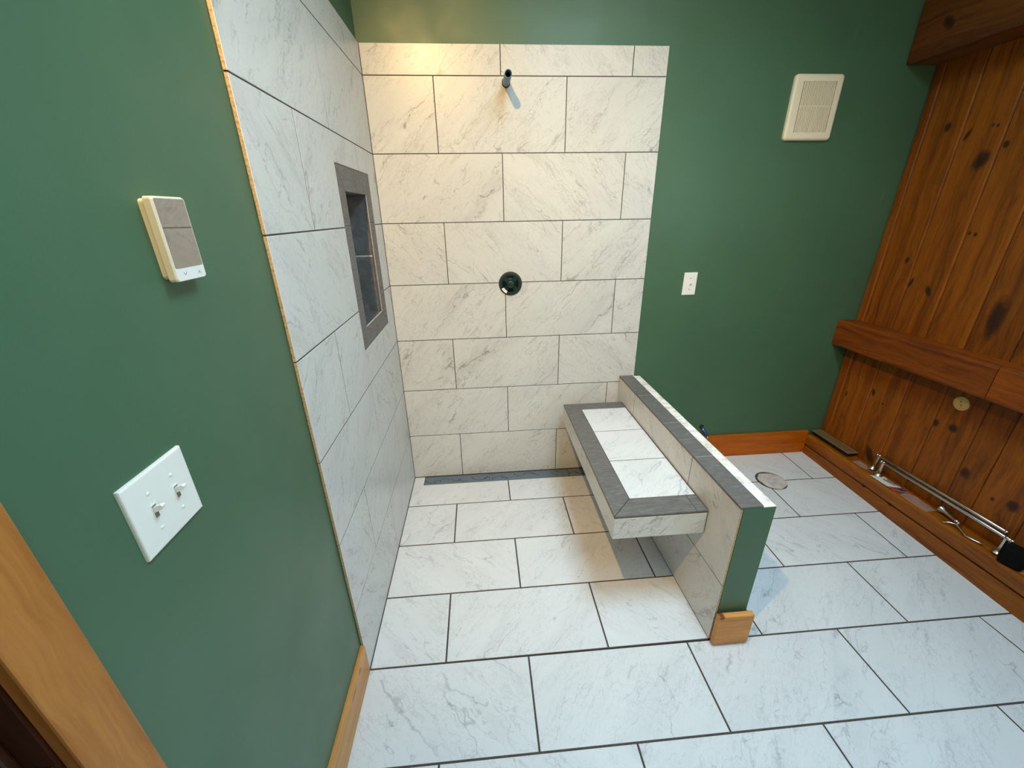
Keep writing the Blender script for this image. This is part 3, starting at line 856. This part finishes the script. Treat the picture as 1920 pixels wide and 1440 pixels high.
ov = .001
top_tile([(bx0 - ov, by0 - ov), (ix0, iy0), (ix0, -.792), (bx0 - ov, -.792)], 'grey', 'border_tile')
top_tile([(bx0 - ov, -.792), (ix0, -.792), (ix0, -.300), (bx0 - ov, -.300)], 'grey', 'border_tile')
top_tile([(bx0 - ov, -.300), (ix0, -.300), (ix0, iy1), (bx0 - ov, by1 + ov)], 'grey', 'border_tile')
top_tile([(bx0 - ov, by0 - ov), (1.274, by0 - ov), (1.274, iy0), (ix0, iy0)], 'grey', 'border_tile')
top_tile([(1.274, by0 - ov), (bxr(by0), by0 - ov), (bxr(iy0), iy0), (1.274, iy0)], 'grey', 'border_tile')
top_tile([(bx0 - ov, by1 + ov), (ix0, iy1), (bxr(iy1), iy1), (bxr(by1), by1 + ov)], 'grey', 'border_tile')
for a, b in ((iy0, -.686), (-.686, -.411), (-.411, iy1)):
    top_tile([(ix0, a), (bxr(a), a), (bxr(b), b), (ix0, b)], 'marble_floor', 'seat_tile', gap=.0019, z=BZ - .0004)
cz_ = BZ - .0016
V = []
for z in (BZ - .0104, cz_):
    V += [(ix0 - .003, by0 + .012, z), (xh(by0) - .0006, by0 + .012, z), (xh(by1) - .0006, by1 - .004, z), (ix0 - .003, by1 - .004, z)]
bp.append(mesh_obj('seat_grout', V, [(3, 2, 1, 0), (4, 5, 6, 7), (0, 1, 5, 4), (1, 2, 6, 5), (2, 3, 7, 6), (3, 0, 4, 7)], 'grout'))
bp.append(slab('front_tile', rect(bx0 + .001, bxr(by0) - .001, bb, BZ - .0133), .0085, shift(MB, (0, by0, 0)), ('marble', 'body'), None))
MLX = Matrix(((0, 0, -1, bx0), (-1, 0, 0, 0), (0, 1, 0, 0), (0, 0, 0, 1)))
for a, b in ((-by1, .62), (.62, -by0)):
    bp.append(slab('side_tile', rect(a + .001, b - .001, bb, BZ - .0133), .0085, MLX, ('marble', 'body'), None))
bp.append(slab('back_tile', rect(-bxr(by1) + .001, -bx0 - .001, bb, BZ - .0133), .0015, Matrix(((-1, 0, 0, 0), (0, 0, 1, by1), (0, 1, 0, 0), (0, 0, 0, 1))), ('marble', 'body'), None))
adopt(bench, bp); tag(bench, 'floating marble shower bench with a charcoal tile border fixed to the half wall', 'bench')

# ------------------------------------------------------------------ wall switches, thermostat, fan grille


def dome_plate(lo, hi, axis, proud, mat, bev):
    bm = bmesh.new(); bm_box(bm, lo, hi)
    es = [e for e in bm.edges if all((v.co[axis] - (hi if proud > 0 else lo)[axis]) ** 2 < 1e-10 for v in e.verts)]
    bmesh.ops.bevel(bm, geom=es, offset=bev, segments=4, profile=0.6, affect='EDGES')
    return bm_obj('plate', bm, mat)


def toggle_left(y, z, x):
    """toggle flipped up on the left wall (wall normal +x)"""
    out = [box('toggle_frame', (x - .002, y - .0048, z - .0118), (x + .0009, y + .0048, z + .0118), 'white', bev=.0004, seg=1)]
    slot_ = box('toggle_slot', (x - .001, y - .0036, z - .0104), (x + .0011, y + .0036, z + .0104), 'white_gap')
    A = [(x, z - .0020), (x, z + .0075), (x + .0125, z + .0118), (x + .0150, z + .0095), (x + .0135, z + .0045)]
    V = [(a, y - .0032, b) for a, b in A] + [(a, y + .0032, b) for a, b in A]
    out += [slot_, mesh_obj('toggle', V, [(4, 3, 2, 1, 0), (5, 6, 7, 8, 9)] + [(i, (i + 1) % 5, 5 + (i + 1) % 5, 5 + i) for i in range(5)], 'white')]
    return out


sw = empty('double_light_switch', (GR, -1.7045, 1.1875)); px = -.0035
pr = [dome_plate((GR + .0001, -1.7645, 1.1275), (px, -1.6445, 1.2475), 0, 1, 'white', .0042)]
tgs = []
for yy in (-1.7275, -1.6815):
    tgs.append(toggle_left(yy, 1.1875, px)); pr += tgs[-1]
    for zz in (1.1575, 1.2175): pr.append(lathe('screw', [(.0031, 0), (.0029, .0009), (.0015, .0014)], (px - .0002, yy, zz), (1, 0, 0), 'white', seg=14))
adopt(sw, pr)
for q in tgs: sub(q[0], *q[1:])
tag(sw, 'white double toggle light switch on the left green wall near the door', 'light switch')

sw = empty('light_switch', (1.6635, .01, 1.194)); py = .0045
pr = [dome_plate((1.6255, py, 1.1315), (1.7015, .0099, 1.2565), 1, -1, 'white', .003)]
pr.append(box('toggle_frame', (1.6585, py - .0009, 1.182), (1.6685, py + .002, 1.206), 'white', bev=.0004, seg=1))
A = [(py, 1.186), (py, 1.197), (py - .013, 1.2035), (py - .0155, 1.201), (py - .014, 1.196)]
V = [(1.6603, a, b) for a, b in A] + [(1.6667, a, b) for a, b in A]
pr.append(mesh_obj('toggle', V, [(0, 1, 2, 3, 4), (9, 8, 7, 6, 5)] + [(5 + i, 5 + (i + 1) % 5, (i + 1) % 5, i) for i in range(5)], 'white'))
for zz in (1.164, 1.224): pr.append(lathe('screw', [(.0031, 0), (.0029, .0009), (.0015, .0014)], (1.6635, py + .0002, zz), (0, -1, 0), 'nickel', seg=14))
adopt(sw, pr); sub(pr[1], pr[2]); tag(sw, 'white single toggle light switch on the green back wall right of the shower', 'light switch')


def rounded(lo, hi, rad, n=5):
    pts = []
    for cx, cy, a0 in ((hi[0] - rad, hi[1] - rad, 0), (lo[0] + rad, hi[1] - rad, 90), (lo[0] + rad, lo[1] + rad, 180), (hi[0] - rad, lo[1] + rad, 270)):
        for i in range(n + 1):
            a = math.radians(a0 + 90 * i / n); pts.append((cx + rad * math.cos(a), cy + rad * math.sin(a)))
    return pts


def stack(name, layers, fn, mat, cap0=True, cap1=True):
    """loft identical-count outlines; fn maps (u,v,h)->xyz"""
    bm = bmesh.new(); prev = None; first = None
    for pts, h in layers:
        vs = [bm.verts.new(fn(u, v, h)) for u, v in pts]
        if prev:
            for i in range(len(vs)): bm.faces.new((prev[i], prev[(i + 1) % len(vs)], vs[(i + 1) % len(vs)], vs[i]))
        else: first = vs
        prev = vs
    if cap0: bm.faces.new(first[::-1])
    if cap1: bm.faces.new(prev)
    bmesh.ops.recalc_face_normals(bm, faces=bm.faces[:])
    return bm_obj(name, bm, mat)


# thermostat on the left wall: wall normal +x, u = y, v = z
th = empty('thermostat', (GR, -1.518, 1.547)); fx = lambda u, v, h: (GR + h, u, v)
ty0, ty1, tz0, tz1 = -1.555, -1.4825, 1.4855, 1.6090
tp = [stack('back_plate', [(rounded((ty0 + .004, tz0 + .004), (ty1 - .004, tz1 - .003), .006), .0001), (rounded((ty0 + .004, tz0 + .004), (ty1 - .004, tz1 - .003), .006), .009)], fx, 'tan_plastic')]
body = rounded((ty0, tz0), (ty1, tz1), .005)
tp.append(stack('housing', [(rounded((ty0 + .002, tz0 + .002), (ty1 - .002, tz1 - .002), .005), .0092), (body, .0105), (body, .0205), (rounded((ty0 + .001, tz0 + .001), (ty1 - .001, tz1 - .001), .0045), .022)], fx, 'tan_plastic'))
tp.append(stack('front_panel', [(rounded((ty0 + .0012, tz0 + .0012), (ty1 - .0012, tz1 - .0012), .0045), .0221), (rounded((ty0 + .0014, tz0 + .0014), (ty1 - .0014, tz1 - .0014), .0045), .0229)], fx, 'white'))
scr = stack('screen', [(rounded((ty0 + .0032, tz0 + .0205), (ty1 - .0032, tz1 - .0030), .003), .02295), (rounded((ty0 + .0032, tz0 + .0205), (ty1 - .0032, tz1 - .0030), .003), .0235)], fx, 'mirror')
tp.append(scr)


def chevron(yc, up):
    s = 1 if up else -1; zc = tz0 + .0105; a = .0032
    V = []
    for h in (.0230, .0233):
        V += [fx(u, v, h) for u, v in ((yc - a, zc - s * .0022), (yc, zc + s * .0018), (yc + a, zc - s * .0022), (yc - a, zc - s * .0034), (yc, zc + s * .0006), (yc + a, zc - s * .0034))]
    return mesh_obj('arrow_mark', V, [(0, 1, 4, 3), (1, 2, 5, 4), (6, 9, 10, 7), (7, 10, 11, 8), (0, 6, 7, 1), (1, 7, 8, 2), (3, 4, 10, 9), (4, 5, 11, 10)], 'white_gap')


tp += [chevron(ty0 + .0215, False), chevron(ty1 - .0165, True)]
adopt(th, tp); sub(tp[2], *tp[3:]); tag(th, 'wall thermostat with a mirrored screen high on the left green wall', 'thermostat')

# exhaust fan grille
fan = empty('exhaust_fan_grille', (2.154, .01, 2.03)); fy = lambda u, v, h: (u, .0099 - h, v)
fx0, fx1, fz0, fz1 = 2.030, 2.278, 1.893, 2.170
gx0, gx1, gz0, gz1 = fx0 + .042, fx1 - .036, fz0 + .034, fz1 - .031


def square_as(lo, hi, n=5):
    pts = []
    for cx, cy in ((hi[0], hi[1]), (lo[0], hi[1]), (lo[0], lo[1]), (hi[0], lo[1])): pts += [(cx, cy)] * 1
    return pts


R_ = lambda i, rad: rounded((fx0 + i, fz0 + i), (fx1 - i, fz1 - i), rad)
inner = rounded((gx0, gz0), (gx1, gz1), .001)
fp = [stack('frame', [(R_(0, .016), .0001), (R_(0, .016), .010), (R_(.003, .014), .015), (R_(.009, .010), .0185), (R_(.014, .006), .019), (inner, .019), (inner, .0075)], fy, 'cream', True, False)]
fp.append(box('dark_duct', (gx0, .0028, gz0), (gx1, .0040, gz1), 'black'))
ns = 20; pit = (gx1 - gx0) / ns
slat0 = None
for i in range(ns - 1):
    xc = gx0 + pit * (i + 1)
    if slat0 is None:
        slat0 = box('slat', (xc - pit * .29, -.0088, gz0), (xc + pit * .29, .0020, gz1), 'cream'); fp.append(slat0); x_first = xc
    else:
        o = slat0.copy(); C.objects.link(o); o.location = (xc - x_first, 0, 0); fp.append(o)
zc = .5 * (gz0 + gz1) + .004
fp.append(box('cross_bar', (gx0, -.0089, zc - .0022), (gx1, .0010, zc + .0022), 'cream'))
adopt(fan, fp); tag(fan, 'cream louvred exhaust fan grille high on the green back wall', 'fan grille')

# ------------------------------------------------------------------ water supply stub beyond the half wall
st = empty('water_supply_stub', (1.90, .009, .245))
a0 = Vector((1.895, .012, .262)); a1 = Vector((1.912, -.045, .214)); dn = (a1 - a0)
adopt(st, [lathe('pipe', [(.0085, 0), (.0085, dn.length)], a0, dn, 'pex2', seg=18), lathe('wall_collar', [(.0125, .001), (.0125, .008), (.009, .010)], a0, (0, -1, 0), 'black', seg=20),
           lathe('crimp_ring', [(.0098, 0), (.0098, .008)], a0 + dn * .28, dn, 'nickel', seg=18), lathe('end_fitting', [(.0096, 0), (.0096, .008), (.006, .012)], a1, dn, 'brass', seg=18)])
tag(st, 'blue water supply pipe stub just above the baseboard, behind the half wall', 'pipe')

# ------------------------------------------------------------------ things lying on the timber ledge
LZ = SZ + .003
# register
rg_ = empty('floor_register', (2.704, -.148, LZ)); x0, x1, y0, y1 = 2.6705, 2.7385, -.298, -.006
rp = [box('duct_box', (x0 + .010, y0 + .012, LZ), (x1 - .010, y1 - .012, LZ + .026), 'black', bev=.001, seg=1)]
fr = empty('tmp', (0, 0, 0)); bpy.data.objects.remove(fr)
zt0, zt1 = LZ + .0262, LZ + .0305
bm = bmesh.new()
for lo, hi in (((x0, y0, zt0), (x0 + .011, y1, zt1)), ((x1 - .011, y0, zt0), (x1, y1, zt1)), ((x0 + .011, y0, zt0), (x1 - .011, y0 + .014, zt1)), ((x0 + .011, y1 - .014, zt0), (x1 - .011, y1, zt1))): bm_box(bm, lo, hi)
rp.append(bm_obj('face_frame', bm, 'bronze'))
bm = bmesh.new()
nl = 15; ly = (y1 - y0 - .028) / nl
for i in range(nl):
    yc = y0 + .014 + ly * (i + .5)
    for j in range(4):
        xc = x0 + .011 + (x1 - x0 - .022) * (j + .5) / 4
        bm_lathe(bm, [(.0056, 0), (.0056, .0035)], 8, Matrix.Translation((xc, yc, zt0 + .0002)))
    bm_box(bm, (x0 + .011, yc + ly * .5 - .0009, zt0 + .0004), (x1 - .011, yc + ly * .5 + .0009, zt0 + .0030))
for j in (1, 2, 3):
    xc = x0 + .011 + (x1 - x0 - .022) * j / 4
    bm_box(bm, (xc - .0008, y0 + .014, zt0 + .0004), (xc + .0008, y1 - .014, zt0 + .0030))
o = bm_obj('scroll_grille', bm, 'bronze'); o['kind'] = 'stuff'; rp.append(o)
adopt(rg_, rp); tag(rg_, 'antique bronze floor register lying on the timber ledge in the far corner', 'floor register')


def towel_bar(label, xb, ya, yb, zb, lean, postb=True):
    t = empty('towel_bar', (xb, .5 * (ya + yb), LZ)); ps = []
    ps.append(lathe('bar', [(.0045, 0), (.0075, .004), (.0075, abs(yb - ya) - .004), (.0045, abs(yb - ya))], (xb, ya, zb), (0, yb - ya, 0), 'nickel', seg=20))
    for y in ((ya - .012, yb + .018) if postb else (ya - .012,)):
        base = Vector((xb + lean, y, LZ + .002)); top = Vector((xb, y, zb))
        L = (top - base).length
        po = lathe('post', [(.021, 0), (.021, .003), (.017, .006), (.0125, .014), (.0095, .026), (.0082, .042), (.0088, L - .004), (.0095, L + .005), (.004, L + .009)], base, top - base, 'nickel', seg=24)
        ps.append(po)
    for y, s in ((ya, 1), (yb, -1)):
        ps.append(lathe('end_cap', [(.0085, 0), (.0092, .004), (.0075, .009), (.003, .012)], (xb, y - s * .004, zb), (0, s, 0), 'nickel', seg=18))
    adopt(t, ps); return tag(t, label, 'towel bar', group='towel bars on the ledge')


towel_bar('brushed nickel towel bar on the ledge, the nearer of two', 2.699, -.472, -1.078, .2505, -.006)
towel_bar('brushed nickel towel bar on the ledge, the one against the planks', 2.7330, -.411, -1.030, .2545, -.016, False)

# printed packaging card with hardware
card = empty('packaging_card', (2.685, -.57, LZ)); cz = LZ + .0008


def sheet(nm, pts, z, t, mat):
    V = [(x, y, z) for x, y in pts] + [(x, y, z + t) for x, y in pts]; n = len(pts)
    return mesh_obj(nm, V, [tuple(range(n - 1, -1, -1)), tuple(range(n, 2 * n))] + [(i, (i + 1) % n, n + (i + 1) % n, n + i) for i in range(n)], mat)


cp = [sheet('card', [(2.650, -.478), (2.653, -.615), (2.712, -.640), (2.715, -.500)], cz, .0012, 'paper'),
      sheet('red_band', [(2.6505, -.582), (2.6525, -.614), (2.686, -.6285), (2.690, -.596)], cz + .0013, .0004, 'red'),
      sheet('blue_band', [(2.690, -.597), (2.686, -.629), (2.711, -.639), (2.7125, -.606)], cz + .0013, .0004, 'blue')]
adopt(card, cp); tag(card, 'white packaging card with red and blue bands under the towel bar posts', 'packaging card')
for i, (a, b, lb) in enumerate((((2.700, -.535), (2.706, -.602), 'shiny mounting screw on the packaging card, nearer the planks'), ((2.683, -.530), (2.694, -.590), 'shiny mounting screw on the packaging card, nearer the ledge edge'))):
    s = empty('screw', (a[0], a[1], cz + .002)); dd = Vector((b[0] - a[0], b[1] - a[1], .0))
    pz = Vector((a[0], a[1], cz + .0068))
    adopt(s, [lathe('screw_head', [(.0025, -.004), (.0050, -.001), (.0050, 0)], pz, dd, 'nickel', seg=14), lathe('screw_shank', [(.0024, 0), (.0024, dd.length - .01), (.0004, dd.length)], pz, dd, 'nickel', seg=12)])
    tag(s, lb, 'screw', group='mounting screws on the card')


def film(label, x0, x1, y0, y1, h, seed):
    bm = bmesh.new(); nx, ny = 14, 28; g_ = []
    for i in range(nx + 1):
        row = []
        for j in range(ny + 1):
            u, v = i / nx, j / ny
            e = math.sin(math.pi * u) ** .5 * math.sin(math.pi * v) ** .5
            nn = abs(mnoise.noise(Vector((u * 3.2, v * 6.5, seed)))) + .4 * abs(mnoise.noise(Vector((u * 9, v * 16, seed + 3))))
            wob = .006 * mnoise.noise(Vector((v * 4, u * 4, seed + 8)))
            row.append(bm.verts.new((x0 + (x1 - x0) * u + wob, y0 + (y1 - y0) * v + wob, LZ + .0006 + e * h * (.25 + nn))))
        g_.append(row)
    for i in range(nx):
        for j in range(ny): bm.faces.new((g_[i][j], g_[i + 1][j], g_[i + 1][j + 1], g_[i][j + 1]))
    return tag(bm_obj('plastic_bag', bm, 'film', smooth=True), label, 'plastic bag')


film('crumpled clear plastic bag lying between the packaging card and the paper holder post', 2.652, 2.715, -.785, -.645, .020, 2)
film('small scrap of clear plastic between the floor register and the towel bars', 2.668, 2.715, -.425, -.335, .012, 5)
film('clear plastic wrap beside the black mallet head at the right edge', 2.665, 2.735, -1.31, -1.16, .022, 9)

# toilet paper holder: flared post with a bent rod
tpn = empty('paper_holder', (2.70, -.87, LZ)); b0 = Vector((2.722, -.795, LZ + .020)); b1 = Vector((2.700, -.890, LZ + .018))
tps = [lathe('post', [(.0205, 0), (.0205, .003), (.017, .008), (.012, .022), (.0085, .045), (.0078, .075), (.0098, .084), (.0105, .092), (.006, .098)], b0, b1 - b0, 'nickel', seg=24),
       lathe('ring', [(.0115, 0), (.0135, .003), (.0115, .006)], b1 + Vector((-.001, -.004, -.004)), (b1 - b0), 'nickel', seg=22)]
tps.append(tube('rod', [(2.653, -.865, LZ + .006), (2.672, -.876, LZ + .012), (2.684, -.893, LZ + .015), (2.684, -.902, LZ + .014), (2.668, -.945, LZ + .008), (2.663, -.960, LZ + .0055), (2.666, -.972, LZ + .0050), (2.676, -.998, LZ + .0050), (2.682, -1.012, LZ + .0050)], .0040, 'nickel'))
adopt(tpn, tps); tag(tpn, 'nickel paper holder post with a bent rod lying in front of the towel bars', 'paper holder')

# black mallet head / rubber block
bm = bmesh.new(); bm_box(bm, (-.036, -.036, 0), (.034, .038, .082), .011, 3)
bmesh.ops.subdivide_edges(bm, edges=bm.edges[:], cuts=1)
for v in bm.verts:
    v.co += Vector((mnoise.noise(v.co * 30), mnoise.noise(v.co * 30 + Vector((5, 0, 0))), 0)) * .003
o = bm_obj('rubber_block', bm, 'rubber', smooth=True, mw=Matrix.Translation((2.682, -1.118, LZ + .0005)) @ Matrix.Rotation(.25, 4, 'Z'))
tag(o, 'black rubber block standing on the ledge at the ends of the towel bars', 'rubber block')
